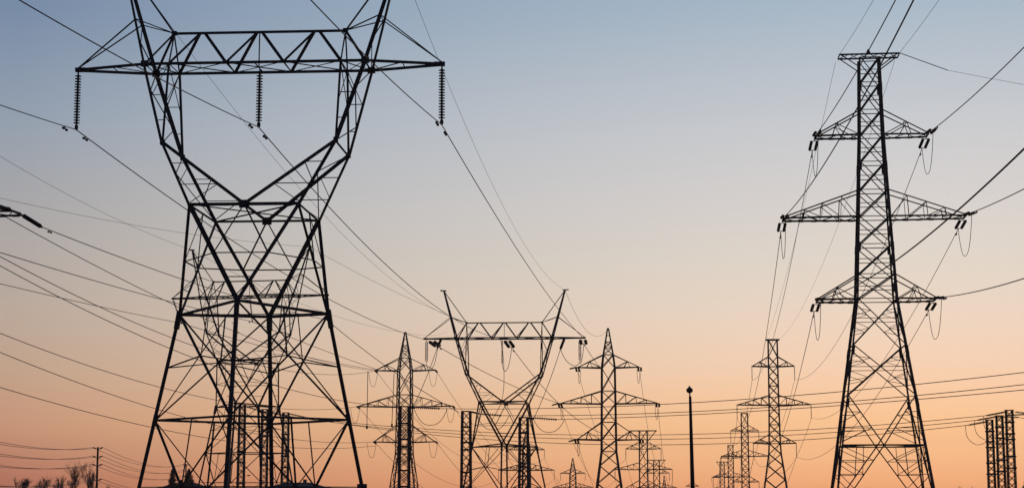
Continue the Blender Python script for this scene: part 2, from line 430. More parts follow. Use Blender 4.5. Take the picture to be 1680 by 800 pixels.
# ------------------------------------------------------------------ insulators and wires
def insulator(a, b, label, group, n=18, r=.135, twin=0, seg=12, px=None):
    """string of porcelain discs from a to b; twin: two strings side by side between yoke plates"""
    a, b = Vector(a), Vector(b); root = empty('insulator_string', a); tag(root, label, 'insulator', group)
    d = b - a; ln = d.length; u = d.normalized()
    def prof():
        p = [(.03, 0)]
        for i in range(n):
            t = .06 + .88 * i / n; s = .88 / n
            p += [(r * .3, t + s * .08), (r * .42, t + s * .3), (r, t + s * .44), (r, t + s * .58), (r * .3, t + s * .66)]
        return p + [(.035, .95), (.03, 1)]
    if not twin:
        m = MB(); m.lathe(prof(), V(0, 0, 0), d, seg); m.build('disc_string', GLASSY, root)
        m = MB(); m.lathe([(r * .4, 0), (r * .55, .3), (r * .55, .7), (r * .4, 1)], d - u * .16, d + u * .1, 8); m.build('clamp', STEEL, root)
    else:
        side = u.cross(V(0, 0, 1)) if abs(u.z) < .9 else V(1, 0, 0)
        side = side.normalized() * twin
        for s in (-1, 1):
            m = MB(); m.lathe(prof(), side * s + u * .16, d + side * s - u * .16, seg); m.build('disc_string', GLASSY, root)
        for c0, c1 in ((0, .16), (ln, ln - .16)):
            m = MB(); e = u * c1; m.bar(e - side * 1.05, e + side * 1.05, .045, False); m.bar(u * c0, e - side * .6, .04, False); m.bar(u * c0, e + side * .6, .04, False)
            m.build('yoke_plate', STEEL, root)
    return root
def sagcurve(A, B, sag, n=48):
    t = np.linspace(0, 1, n + 1)[:, None]; A, B = np.array(A), np.array(B)
    p = A + (B - A) * t; p[:, 2] -= 4 * sag * (t * (1 - t))[:, 0]; return p
def distpx(c, via):
    c = c[c[:, 1] > 2]; z = c[:, 2] - EYE
    d = c[:, 1] * math.cos(PIT) + z * math.sin(PIT); h = z * math.cos(PIT) - c[:, 1] * math.sin(PIT)
    x = 840 + F * c[:, 0] / d; y = 400 - F * h / d
    return float(np.min(np.hypot(x - via[0], y - via[1])))
def span(A, B, label, wpx=1.0, via=None, sag=None, name='conductor_wire', group=None, cat='power line', n=48, Yw=None, dampers=()):
    """a hanging wire; via picks the sag that makes it pass a spot seen in the photograph"""
    A, B = Vector(A), Vector(B)
    if sag is None and via is not None:
        lo = [distpx(sagcurve(A, B, s, 700), via) for s in np.linspace(-3, 26, 88)]
        s0 = float(np.linspace(-3, 26, 88)[int(np.argmin(lo))]); st = .33
        for _ in range(4):
            cand = [s0 + st * q for q in (-1, -.5, 0, .5, 1)]; s0 = min(cand, key=lambda s: distpx(sagcurve(A, B, s, 1500), via)); st *= .5
        sag = max(0, s0)
    c = sagcurve(A, B, sag or 0, n); o0 = Vector(c[0])
    Yw = Yw or max(20, min(A.y, B.y) if min(A.y, B.y) > 0 else (max(A.y, B.y) * .6))
    r = max(.011, wpx * .5 * Yw / F)
    m = MB(); m.tube([Vector(p) - o0 for p in c], r, 6)
    o = m.build(name, WIRE); o.location = o0; tag(o, label, cat, group)
    ln = (B - A).length
    for dist in dampers:                                  # little dumb-bell dampers near the clamp
        t = dist / ln if dist > 0 else 1 + dist / ln
        p = Vector(sagcurve(A, B, sag or 0, 200)[int(round(t * 200))]) if False else A + (B - A) * t - V(0, 0, 4 * (sag or 0) * t * (1 - t))
        u = (B - A).normalized(); dm = MB(); q = p - o0
        dm.bar(q + V(0, 0, .02), q - V(0, 0, .16), .05, False); dm.tube([q - V(0, 0, .14) - u * .24, q - V(0, 0, .14) + u * .24], .016)
        for s in (-1, 1): dm.lathe([(.03, 0), (.07, .25), (.07, .8), (.04, 1)], q - V(0, 0, .14) + u * s * .14, q - V(0, 0, .14) + u * s * .33, 8)
        dm.build('vibration_damper', STEEL, o)
    return o
def loop(A, B, drop, label, wpx=1.0, group='jumper loops', side=V(0, 0, 0)):
    """slack jumper hanging between two fittings"""
    A, B = Vector(A), Vector(B); pts = []
    for i in range(25):
        t = i / 24; s = 1 - abs(2 * t - 1) ** 2.6
        pts.append(lerp(A, B, t) - V(0, 0, drop * s) + side * s)
    m = MB(); m.tube([p - A for p in pts], max(.012, wpx * .5 * A.y / F), 6)
    o = m.build('jumper_wire', WIRE); o.location = A; tag(o, label, 'jumper wire', group); return o


# ------------------------------------------------------------------ the pylons
T1, e1 = waist_tower(-13.207, 90, -.067, 0, 'largest and nearest two-horned steel pylon, filling the left of the view')
T2, e2 = waist_tower(-.922, 211.2, -.073, -3.25, 'two-horned steel pylon in the middle, between two sharp-peaked pylons')
T3, e3 = waist_tower(-31.0, 207.5, -.2, 1.315, 'two-horned steel pylon seen through the legs of the largest pylon')
sg = MB(); sg.box((5.72, -.22, 2.2), .5, .03, .52); sg.bar((5.55, -.19, 2.0), (5.55, -.19, 2.46), .04); sg.build('warning_sign', STEEL, T1)

R1, r1 = lattice_tower(1443, 152, -.105, 'large near lattice pylon with three wide arms a side on the right',
    [(97, 15.5), (223, 18.5), (358, 24.5), (492, 31), (735, 65)], [(223.5, 183, 92.4), (357.7, 314, 148.5), (492.3, 452, 95.5)],
    ('bar', 92, 114, 49.5), 3.5, 1.75, [97, 138, 183, 223.5, 268, 314, 357.7, 403, 452, 492.3, 568, 650], 'box', bottom_k=731)
R2, r2 = lattice_tower(1270.5, 389, -.1, 'slim flat-topped lattice pylon with three arms a side, just left of the large right pylon',
    [(557, 7), (664, 7.5), (727, 8.6), (744, 9.6), (800, 17.5)], [(601, 584.5, 34.6), (664, 648, 60), (727, 712, 34.8)],
    ('bar', 557, None, 10.8), 1.9, 1.15, [557, 584.5, 601, 617, 632.5, 648, 664, 680, 696, 712, 727, 744])
R3, r3 = lattice_tower(1221.6, 579, -.1, 'small distant flat-topped pylon, second in the row left of the right pylon',
    [(677.5, 5), (790, 5.6), (806, 6.4), (816, 9)], [(706.4, 696.5, 22.7), (748, 738, 39), (790, 780, 21.5)],
    ('bar', 677.5, None, 5.8), 1.5, .85, [677.5, 696.5, 706.4, 717, 727.5, 738, 748, 758.5, 769, 780, 790, 800])
R4, r4 = lattice_tower(1197.8, 786, -.1, 'tiny distant flat-topped pylon, third in the row left of the right pylon',
    [(730, 4), (811, 4.4), (817, 7)], [(750.6, 743.5, 16.7), (781.6, 774.5, 28.7), (811, 804, 16)],
    ('bar', 730, None, 4.8), 1.2, .7, [730, 743.5, 750.6, 758.5, 766.5, 774.5, 781.6, 789, 797, 804, 811])
R5, r5 = lattice_tower(1183.6, 1000, -.1, 'farthest pylon of the right row, with a wide flat top bar',
    [(757, 3.4), (805, 3.7), (815, 5)], [(782.5, 776, 17), (803, 797, 22)],
    ('bar', 757, 765, 9.5), 1.1, .65, [757, 766, 776, 782.5, 790, 797, 803])
C1, k1 = lattice_tower(663.7, 286, -.1, 'sharp-peaked lattice pylon behind a dark lattice post, left of the central two-horned pylon',
    [(587, 8), (608, 10.5), (667, 11.2), (744, 12.5), (800, 20)], [(608, 587, 50), (667, 647, 79.2), (725, 697, 51)],
    ('peak', 545.5), 1.8, 1.0, [587, 608, 647, 667, 697, 725, 744])
C2, k2 = lattice_tower(998.8, 286, -.1, 'sharp-peaked lattice pylon standing alone right of the central two-horned pylon',
    [(581.6, 8), (603, 10.6), (662, 11.2), (740, 12), (800, 20)], [(603, 581.6, 51), (662, 641, 80), (721.5, 692, 53)],
    ('peak', 539), 2.0, 1.12, [581.6, 603, 641, 662, 692, 721.5, 740])
U1, u1 = lattice_tower(863.5, 519, -.1, 'distant peaked pylon mostly hidden behind the right leg of the central pylon',
    [(727.5, 4.5), (737.4, 5.6), (771, 6), (808, 6.6), (818, 10)], [(737.4, 727.5, 29.5), (771, 759.5, 45.5), (803, 792, 30)],
    ('peak', 706), 1.5, .85, [727.5, 737.4, 759.5, 771, 792, 803])
U2, u2 = lattice_tower(939.4, 757, -.1, 'tiny distant peaked pylon low between the central pylon and the one right of it',
    [(769, 3.6), (776, 4.7), (812, 5.2)], [(776, 769, 20.2), (799, 791, 33)],
    ('peak', 751), 1.2, .7, [769, 776, 784, 791, 799, 806])
S1, s1 = lattice_tower(1055.2, 485, -.1, 'small pylon with a wide flat top bar on brackets, left of the lamp post',
    [(706, 6.4), (800, 6.8), (820, 9)], [(736, 724.5, 28.7), (769.7, 758, 46.5), (800.5, 787, 30)],
    ('bar', 706, 723.7, 22), 1.4, .85, [706, 724.5, 736, 758, 769.7, 787, 800.5])
S2, s2 = lattice_tower(1076.4, 690, -.1, 'tiny flat-topped pylon peeping out behind the bracketed flat-topped one',
    [(754, 4.6), (805, 4.9)], [(775.5, 767.5, 20.5), (799.6, 791, 33)],
    ('bar', 754, 766, 14.7), 1.1, .7, [754, 767.5, 775.5, 791, 799.6])
S3, s3 = lattice_tower(1088.8, 1050, -.1, 'faint needle-topped pylon lowest of the cluster left of the lamp post',
    [(793, 2), (812, 3)], [(803, 798, 9)], ('peak', 780), .9, .6, [793, 803])
S4, s4 = lattice_tower(1134.6, 1050, -.1, 'faint far pylon hidden behind the lamp post but for its arm tips',
    [(792, 2.4), (812, 3)], [(797, 792, 10.7), (810, 805, 16)], ('peak', 783), .9, .6, [792, 797, 805, 810])
LT, lt = lattice_tower(-153, 120, -.1, 'pylon beyond the left edge, only one dark arm tip showing',
    [(60, 20), (182, 24), (352, 31), (522, 39), (760, 80)], [(182, 132, 117), (352, 300, 172.5), (522, 470, 117)],
    ('bar', 55, 88, 62), 4.6, 2.1, [60, 132, 182, 240, 300, 352, 410, 470, 522, 600, 680], 'box', bottom_k=760)

# ------------------------------------------------------------------ lattice posts of the low crossing line
def lattice_post(cx, Y, top, half, bands, label, leg=2.1):
    k = Y / F; b = P(cx, 740, Y); root = empty('lattice_post', (b.x, Y, 0), -.1); tag(root, label, 'lattice post', 'slim dark lattice posts')
    zt = P(cx, top, Y).z; h0 = half * k; hw = lambda z: h0 * (1 + .22 * (zt - z) / zt)
    cr = lambda i, z: V((-1, 1, 1, -1)[i] * hw(z), (-1, -1, 1, 1)[i] * hw(z), z)
    for i in range(4):
        m = MB(); m.bar(cr(i, .3), cr(i, zt), leg * k, ref=V((1, -1, -1, 1)[i], (1, 1, -1, -1)[i], .01)); m.build('leg', STEEL, root)
    m = MB(); n = max(6, int(zt / (2.3 * h0)))
    for i in range(4):
        j = (i + 1) % 4; nn = n if i % 2 == 0 else n * 2
        for q in range(nn):
            z0, z1 = .3 + (zt - .3) * q / nn, .3 + (zt - .3) * (q + 1) / nn
            m.bar(cr(i, z0), cr(j, z1), .8 * k); m.bar(cr(j, z0), cr(i, z1), .8 * k)
    m.build('lacing', STEEL, root)
    for y in bands:
        z = P(cx, y, Y).z; m = MB()
        for i in range(4):
            d = (cr((i + 1) % 4, z) - cr(i, z)).normalized() * .17; m.bar(cr(i, z) - d, cr((i + 1) % 4, z) + d, 2.4 * k, False)
        m.build('splice_band', STEEL, root)
    m = MB(); m.box((0, 0, zt + .05), 2 * h0 + .25, 2 * h0 + .25, .1)
    if leg > 3: m.bar((h0, 0, zt + .03), (h0 + .75, -.1, zt - .14), .2, False)
    m.build('cap', STEEL, root)
    footings(root, [cr(i, .3) for i in range(4)], .3)
    return root
PB = [lattice_post(*a) for a in (
    (663.2, 195, 667, 6.2, [694, 720, 732, 771, 797], 'dark lattice post standing in front of the left peaked pylon', 3.4),
    (764.8, 195, 675, 5.8, [700, 725, 737, 774, 798], 'dark lattice post by the left leg of the central two-horned pylon', 3.4),
    (859.3, 195, 685, 5.8, [709, 732, 744, 780], 'dark lattice post by the right leg of the central two-horned pylon', 3.4))]
PA = [lattice_post(*a) for a in (
    (396, 276, 664, 4.0, [681, 711, 739.4, 758, 792], 'tallest of the three lattice posts seen through the largest pylon, leftmost'),
    (433.5, 276, 671.5, 4.0, [688, 715, 743, 762], 'middle lattice post of three seen through the largest pylon'),
    (468, 276, 677, 4.0, [694, 712, 721, 748, 766], 'lowest of the three lattice posts seen through the largest pylon, rightmost'))]
PR = [lattice_post(*a) for a in (
    (1625.3, 221, 689, 4.5, [707, 724, 733, 759, 777], 'lowest, leftmost lattice post of the trio at the right edge', 1.75),
    (1641.7, 221, 682, 4.7, [700, 718, 727, 754, 772], 'middle lattice post of the trio at the right edge', 1.75),
    (1658.2, 221, 673, 5.0, [692, 711, 720, 748, 767], 'tallest, rightmost lattice post of the trio at the right edge', 1.75))]

# ------------------------------------------------------------------ lamp post
b = P(1134.7, 800, 90); lp = empty('lamp_post', (b.x + .08, 90, 0)); lp.rotation_euler = (0, -math.radians(.75), 0)
tag(lp, 'tall dark tapered lamp post with a round head, right of centre', 'lamp post')
zt = P(1131, 650, 90).z
m = MB(); m.lathe([(.17, 0), (.17, .015), (.13, .02), (.068, 1)], (0, 0, 0), (0, 0, zt), 20); m.build('pole', LAMPM, lp)
m = MB(); m.lathe([(.058, 0), (.045, .1), (.032, .4), (.045, 1)], (-.01, 0, zt), (-.02, 0, zt + .22), 12); m.build('neck', LAMPM, lp)
m = MB(); m.lathe([(.05, 0), (.12, .08), (.16, .25), (.165, .45), (.14, .6), (.08, .72), (.04, .84), (.015, 1)], (-.02, 0, zt + .18), (-.02, 0, zt + .56), 20)
for q in range(8):
    a = q * math.pi / 4; m.box((-.02 + .14 * math.cos(a), .14 * math.sin(a), zt + .33), .05, .05, .1)
m.build('lamp_head', LAMPM, lp)
m = MB(); m.box((0, -.11, 1), .1, .05, .4); m.build('access_door', LAMPM, lp)

# ------------------------------------------------------------------ insulators on the largest pylon and its wires
zb1 = 22.292 + e1
I1 = []
for u, w_ in ((-9.6, 'left tip'), (.05, 'middle'), (9.6, 'right tip')):
    a = place(T1, (u, 0, zb1 - .08)); bt = a - V(0, 0, 3.02); I1.append(bt)
    m = insulator(a, bt, f'long insulator string hanging from the {w_} of the largest pylon\'s beam', 'insulator strings under the largest beam', 18, .172)
ux, uy = math.sin(-.0931), -math.cos(-.0931)
for p, w_ in zip(I1, ('left', 'middle', 'right')):
    q = p + V(ux * 170, uy * 170, -.10489 * 170 + .00062 * 170 ** 2)
    span(p - V(0, 0, .1), q, f'wire from the {w_} insulator of the largest pylon up out of the picture top-left', 1.7, sag=.00062 * 170 ** 2 / 4, Yw=80, n=90, group='wires of the largest pylon', dampers=(1.7,))
beamz = 22.292 + e2
def t2(u, v=0, z=0): return place(T2, (u, v, beamz + z))
vias = [(539, 490), (600, 402), (830, 380)]
for p, (u, w_), v in zip(I1, ((-9.5, 'left'), (.05, 'middle'), (9.5, 'right')), vias):
    span(p - V(0, 0, .1), t2(u, 0, -.1), f'wire from the {w_} insulator of the largest pylon down to the central pylon', 1.5, via=v, Yw=110, group='wires of the largest pylon', dampers=(1.4,))
zap = 28.05
for s, w_, v, en in ((-1, 'left', (558, 380), (-4.5, 0, 24.174)), (1, 'right', (788, 260), (7.3, 0, zap))):
    a = place(T1, (s * 7.3, 0, zap + e1))
    span(a, place(T2, (en[0], en[1], en[2] + e2)), f'thin earth wire from the {w_} horn of the largest pylon to the central pylon', .62, via=v, Yw=110, name='earth_wire', group='thin earth wires')
    span(a, a + V(ux * 170, uy * 170, 0), f'thin earth wire from the {w_} horn of the largest pylon back overhead', .6, sag=3, Yw=70, name='earth_wire', group='thin earth wires')

# central pylon: strain strings, jumper supports
def along(a, b, ln): return Vector(a) + (Vector(b) - Vector(a)).normalized() * ln
def att(root, tips, n, s, side): return place(root, tips[(n, s)][side])
c2tip = {(n, s): place(C2, (k2[(n, s)][0] + k2[(n, s)][1]) / 2) for n in range(3) for s in (-1, 1)}
c1tip = {(n, s): place(C1, (k1[(n, s)][0] + k1[(n, s)][1]) / 2) for n in range(3) for s in (-1, 1)}
for i, (u, w_, dst, dn) in enumerate(((-9.0, 'left end', c2tip[(1, -1)], 'middle left arm'), (.1, 'middle', P(985, 709, 285), 'lower left arm'), (9.4, 'right end', P(986, 603, 285), 'upper left arm'))):
    a = t2(u - .35, -.1, -.15); bt = a - V(0, 0, 2.75)
    insulator(a, bt, f'hanging jumper insulator pair at the {w_} of the central pylon\'s beam', 'hanging jumper insulators', 15, .125 if i != 1 else .15, twin=.09 if i != 1 else 0, seg=8)
    a2 = t2(u + (.2 if i < 2 else 0), .3, -.3); en = along(a2, dst + V(0, 0, -5.5), 2.9)
    insulator(a2, en, f'stubby slanting strain insulator pair at the {w_} of the central pylon\'s beam', 'slanting strain insulators', 15, .2, twin=.3, seg=10)
    span(en, dst, f'wire from the central beam\'s {w_} to the right peaked pylon\'s {dn}', 1.05, via=((850, 636), (876, 617), (975, 590))[i], Yw=215, group='wires behind the central pylon', dampers=(1.2,))
    loop(en, bt - V(0, 0, .1), (1.6, 1.7, .7)[i], f'slack jumper wire beside the {w_} insulators of the central pylon', 1.0)
pt = place(PB[0], (.5, .2, P(663, 668, 195).z)); a = t2(-7.6, -.3, -.15); en = along(a, pt, 2.3)
insulator(a, en, 'single dark strain insulator pointing down-left under the central beam\'s left end', 'slanting strain insulators', 13, .17, seg=10)
span(en, pt + V(.3, 0, -.1), 'down lead from the central beam\'s left end to the lattice post left of it', 1.1, sag=.4, Yw=200, group='down leads of the central pylon')
pt = place(PB[2], (1.2, 0, P(860, 683, 195).z)); a = t2(7.2, -.3, -.15); en = along(a, pt, 2.6)
insulator(a, en, 'single dark strain insulator pointing down-left under the central beam\'s right end', 'slanting strain insulators', 13, .17, seg=10)
span(en, pt, 'down lead from the central beam\'s right end to the lattice post below it', 1.1, sag=.4, Yw=200, group='down leads of the central pylon')
loop(en, t2(9.05, -.1, -2.9), 1.0, 'jumper wire curving right under the central beam\'s right end', 1.0)
loop(t2(-.4, -.6, -.2), place(T2, (-.1, -2.9, 14.7 + e2)), .3, 'thin vertical lead inside the central pylon\'s window', .9, side=V(.35, 0, 0))

# ------------------------------------------------------------------ third two-horned pylon (behind the largest)
zb3 = 22.292 + e3; I3 = []
for u, w_, dx in ((-9.6, 'left tip', 1.1), (.05, 'middle', .35), (9.6, 'right tip', 0)):
    a = place(T3, (u, 0, zb3 - .08)); bt = a + V(dx, 0, -2.85); I3.append(bt)
    insulator(a, bt, f'small insulator string at the {w_} of the two-horned pylon behind the largest', 'insulators of the pylon behind', 17, .15, seg=8)
AL = P(68, 372, 122.5); TL = place(LT, lt[(1, 1)][1])
insulator(TL, AL, 'thick strain insulator slanting from the arm tip at the left edge', None, 18, .155, twin=0)
insulator(P(17, 343, 118.6), P(-13, 338.5, 116), 'dark insulator lying along the arm tip at the left edge', None, 18, .135)
G3 = 'wires crossing the left side of the sky'
span(AL, I3[2], 'wire from the strain insulator at the left edge to the pylon behind', 1.4, via=(309, 461), Yw=130, group=G3, dampers=(1.5,))
span(P(-700, 185, 70), I3[1], 'second wire down from the left edge to the pylon behind the largest', 1.2, via=(124, 451), Yw=150, group=G3, dampers=(-1.6,))
span(P(-700, 285, 75), I3[0], 'flattest wire from the left edge to the left insulator of the pylon behind', 1.1, via=(161, 502), Yw=150, group=G3, dampers=(-1.7,))
span(P(10, 356, 124), c1tip[(0, -1)], 'wire leaving under the left edge arm tip towards the left peaked pylon', 1.1, via=(165, 440), Yw=160, group=G3)
span(P(-500, 120, 90), c1tip[(0, -1)] - V(.2, 0, .1), 'steeper of two close wires from the left edge to the left peaked pylon', 1.1, via=(165, 504), Yw=170, group=G3)
pz = place(PB[0], (-.8, 0, P(663, 667, 195).z))
span(P(-500, 125, 92), pz, 'steep wire from the left edge to the post before the left peaked pylon', 1.1, via=(111, 494), Yw=150, group=G3)
span(P(-700, 210, 100), c1tip[(1, -1)], 'long wire from the left edge to the middle left arm of the peaked pylon', 1.15, via=(150, 601), Yw=170, group=G3)
span(P(-700, 240, 100), c1tip[(2, -1)], 'long wire from the left edge to the lower left arm of the peaked pylon', 1.15, via=(150, 635), Yw=170, group=G3)
span(P(-700, 380, 100), c1tip[(2, -1)] + V(.5, 0, -.6), 'lowest of the long wires crossing from the left edge', 1.15, via=(112, 667), Yw=170, group=G3)
h3 = [place(T3, (s * 7.3, 0, zap + e3)) for s in (-1, 1)]
pk1, pk2 = place(C1, k1['top'][0]), place(C2, k2['top'][0])
span(P(-500, -90, 110), h3[0], 'faint earth wire slanting from the left edge to the pylon behind, steeper one', .6, via=(206, 366), Yw=150, name='earth_wire', group='thin earth wires')
span(P(-700, 130, 110), h3[1], 'faint earth wire slanting from the left edge to the pylon behind, flatter one', .6, via=(214, 368), Yw=150, name='earth_wire', group='thin earth wires')
span(h3[0], pk1, 'faint earth wire from the pylon behind to the left pylon\'s peak', .5, via=(547, 517), Yw=200, name='earth_wire', group='thin earth wires')
span(h3[1], t2(-4.5, 0, 1.9), 'faint earth wire from the pylon behind to the central pylon\'s beam', .5, via=(680, 493), Yw=200, name='earth_wire', group='thin earth wires')
span(I3[0], c1tip[(0, -1)] + V(.3, 0, .1), 'wire from the left insulator of the pylon behind to the left peaked pylon', .95, via=(456, 574), Yw=220, group='wires of the pylon behind')
span(I3[1], c1tip[(0, -1)] + V(.6, 0, .1), 'wire from the middle insulator of the pylon behind to the left peaked pylon', .95, via=(520, 570), Yw=220, group='wires of the pylon behind')
p764 = place(PB[1], (-.8, 0, P(764, 676, 195).z))
span(I3[2], p764, 'wire from the right insulator of the pylon behind to the post left of centre', 1.05, via=(630, 598), Yw=200, group='wires of the pylon behind')

# ------------------------------------------------------------------ two peaked pylons: strain strings, jumpers, wires beyond
arm = {0: 'upper', 1: 'middle', 2: 'lower'}; lr = {-1: 'left', 1: 'right'}
un = {(n, s): place(U1, u1[(n, s)][0]) - V(0, 0, 2.6) for n in range(3) for s in (-1, 1)}
sn = {(n, s): place(S1, s1[(n, s)][0]) - V(0, 0, 2.6) for n in range(3) for s in (-1, 1)}
for (n, s), t in c1tip.items():
    en = along(t, un[(n, s)] - V(0, 0, 7), 2.4)
    insulator(t, en, f'small strain insulator at the {arm[n]} {lr[s]} arm tip of the left peaked pylon', 'strain insulators of the left peaked pylon', 12, .16, seg=8)
    span(en, un[(n, s)], f'thin wire running far away from the {arm[n]} {lr[s]} arm of the left peaked pylon', .62, sag=6.5, Yw=290, group='thin wires to the far pylons')
    loop(t + V(-1.0, -.3, -.2), en - V(0, 0, .1), 2.3, f'jumper loop under the {arm[n]} {lr[s]} arm of the left peaked pylon', .65)
for (n, s), t in c2tip.items():
    en = along(t, sn[(n, s)] - V(0, 0, 9), 1.9)
    insulator(t + V(0, 0, -.05), en - V(0, 0, .35), f'dark strain insulator pair at the {arm[n]} {lr[s]} arm tip of the right peaked pylon', 'strain insulators of the right peaked pylon', 12, .17, twin=.22, seg=8)
    span(en - V(0, 0, .35), sn[(n, s)], f'thin wire running far away from the {arm[n]} {lr[s]} arm of the right peaked pylon', .62, sag=6.5, Yw=290, group='thin wires to the far pylons')
    loop(t + V(-.5 * s, -1, -.5), en - V(0, 0, .5), 2.0, f'narrow jumper loop under the {arm[n]} {lr[s]} arm of the right peaked pylon', .7)
    if s < 0: m = insulator(t + V(-.1, 0, .05), t + V(-1.3, -1.9, -.35), f'strain insulator pointing left at the {arm[n]} left arm of the right peaked pylon', 'strain insulators of the right peaked pylon', 12, .13, seg=8)
for x0, y0, x1, y1, w_ in ((603.5, 609, 602, 697, 'left'), (646.5, 612, 643, 694, 'right')):
    a, c = P(x0, y0, 285), P(x1, y1, 285)
    span(a, c, f'vertical lead hanging at the left peaked pylon, {w_} one of two', 1.2, sag=0, group='vertical leads')
    m = MB(); m.lathe([(.08, 0), (.16, .3), (.16, .8), (.08, 1)], c, c - V(0, 0, .6), 8); tag(m.build('line_weight', STEEL), f'small weight at the foot of the {w_} vertical lead by the peaked pylon', 'line weight', 'weights on the vertical leads')
span(pk1, P(733, 543, 700), 'faint earth wire leading off from the left pylon\'s peak', .45, sag=1, Yw=300, name='earth_wire', group='thin earth wires')
span(pk2, place(T2, (7.3, 0, zap + e2)), 'faint earth wire between the right pylon\'s peak and the central pylon\'s horn', .5, sag=3, Yw=240, name='earth_wire', group='thin earth wires')

# ------------------------------------------------------------------ large right pylon
dn, df = V(-.0923, -.9957, -.09), V(.0923, .9957, -.12)
r2bot = {(n, s): place(R2, (r2[(n, s)][0] + r2[(n, s)][1]) / 2) - V(0, 0, 2.95) for n in range(3) for s in (-1, 1)}
fv = {(0, -1): (1269, 553), (1, -1): (1259, 537), (2, -1): (1306, 637), (0, 1): (1353, 590), (1, 1): (1380, 671), (2, 1): (1369, 732)}
for n in range(3):
    for s in (-1, 1):
        a, f_ = place(R1, r1[(n, s)][0]), place(R1, r1[(n, s)][1]); wh = f'{arm[n]} {lr[s]} arm'
        en = a + dn.normalized() * 2.9; ef = f_ - V(0, 0, .15) + df.normalized() * 2.9
        insulator(a, en, f'insulator pair pointing at the viewer, {wh} of the large right pylon', 'near strain insulators of the large right pylon', 16, .13, twin=.2)
        insulator(f_ - V(0, 0, .15), ef, f'twin insulator pair hanging below the {wh} of the large right pylon', 'far strain insulators of the large right pylon', 16, .135, twin=.25)
        q = en + V(-.0923 * 200, -.9957 * 200, -.096 * 200 + .0005 * 40000)
        span(en, q, f'wire rising out of the picture from the {wh} of the large right pylon', 1.75, sag=5, Yw=125, n=90, group='near wires of the large right pylon', dampers=(1.2, 2.2))
        span(ef, r2bot[(n, s)], f'sagging wire from the {wh} of the large right pylon to the slim one', 1.0, via=fv[(n, s)], Yw=175, group='far wires of the large right pylon', dampers=(1.3,))
        loop(en, ef, 3.0, f'slack jumper loop under the {wh} of the large right pylon', 1.0)
t0, t1 = (place(R1, p) for p in r1['top'])
for p, w_, v, fvv in ((t0, 'left', (1397, 60), (1320, 330)), (t1, 'right', (1497, 60), (1371, 380))):
    span(p, p + V(-.0923 * 200, -.9957 * 200, 0), f'thin earth wire rising overhead from the {w_} of the large right pylon\'s top bar', .75, via=v, Yw=130, name='earth_wire', group='thin earth wires', n=90)
    span(p + V(0, 2, -.2), place(R2, r2['top'][0 if w_ == 'left' else 1]), f'faint earth wire from the {w_} of the large top bar to the slim pylon', .55, via=fvv, Yw=170, name='earth_wire', group='thin earth wires')
e5 = P(1555, 115.5, 149.5)
m = MB(); m.tube([V(0, 0, 0), e5 - t1], .036); o = m.build('armour_rod', STEEL); o.location = t1; tag(o, 'thick rod sleeve leaving the top bar of the large right pylon to the right', 'wire sleeve')
span(e5, P(2300, 235, 140), 'faint earth wire running right from the rod sleeve on the top bar', .6, via=(1680, 139), Yw=145, name='earth_wire', group='thin earth wires')
m = MB(); m.lathe([(.2, 0), (.13, .5), (.03, 1)], V(0, 0, 0), V(0, 0, .32), 10); o = m.build('bird_guard', STEEL, R1); o.location = V(-.1, -.8, P(1429, 92, 152).z + .1)

# suspension strings on the far pylons, wires from pylon to pylon
def strings(root, tips, bots, what, cat_g, wide=.2):
    for (n, s), q in bots.items():
        a = place(root, (tips[(n, s)][0] + tips[(n, s)][1]) / 2)
        insulator(a, q, f'insulator string at the {arm[n]} {lr[s]} arm of {what}', cat_g, 10, wide, seg=6)
strings(R2, r2, r2bot, 'the slim pylon beside the large right one', 'insulators of the slim pylon', .16)
def bots(root, tips, ks=None): return {k: place(root, (t[0] + t[1]) / 2) - V(0, 0, 2.8) for k, t in tips.items() if k != 'top' and (ks is None or k in ks)}
r3b, r4b, r5b, s2b, u2b = bots(R3, r3), bots(R4, r4), bots(R5, r5), bots(S2, s2), bots(U2, u2)
strings(R3, r3, r3b, 'the second pylon in the right-hand row', 'insulators of the right-hand row', .2)
strings(R4, r4, r4b, 'the third pylon in the right-hand row', 'insulators of the right-hand row', .22)
strings(R5, r5, r5b, 'the farthest pylon in the right-hand row', 'insulators of the right-hand row', .24)
strings(S1, s1, sn, 'the bracketed pylon by the lamp post', 'insulators left of the lamp post', .18)
strings(S2, s2, s2b, 'the farther flat-topped pylon by the lamp post', 'insulators left of the lamp post', .22)
strings(U1, u1, un, 'the pylon hidden behind the central pylon', 'insulators of the hidden pylon', .15)
strings(U2, u2, u2b, 'the tiny peaked pylon near the horizon', 'insulators of the tiny peaked pylon', .2)
for A, B, wa, wp in ((r2bot, r3b, 'slim pylon to the second of its row', .6), (r3b, r4b, 'second to third pylon of the right row', .5), (r4b, r5b, 'third to farthest pylon of the right row', .4),
                     (sn, s2b, 'between two flat-topped pylons by the lamp post', .45), (un, u2b, 'hidden pylon to tiny peaked pylon', .45)):
    for k in A:
        if k in B: span(A[k], B[k], f'fine wire on the {arm[k[0]]} {lr[k[1]]} arms, {wa}', wp, sag=6.5, Yw=A[k].y, group='fine wires between far pylons', n=28)

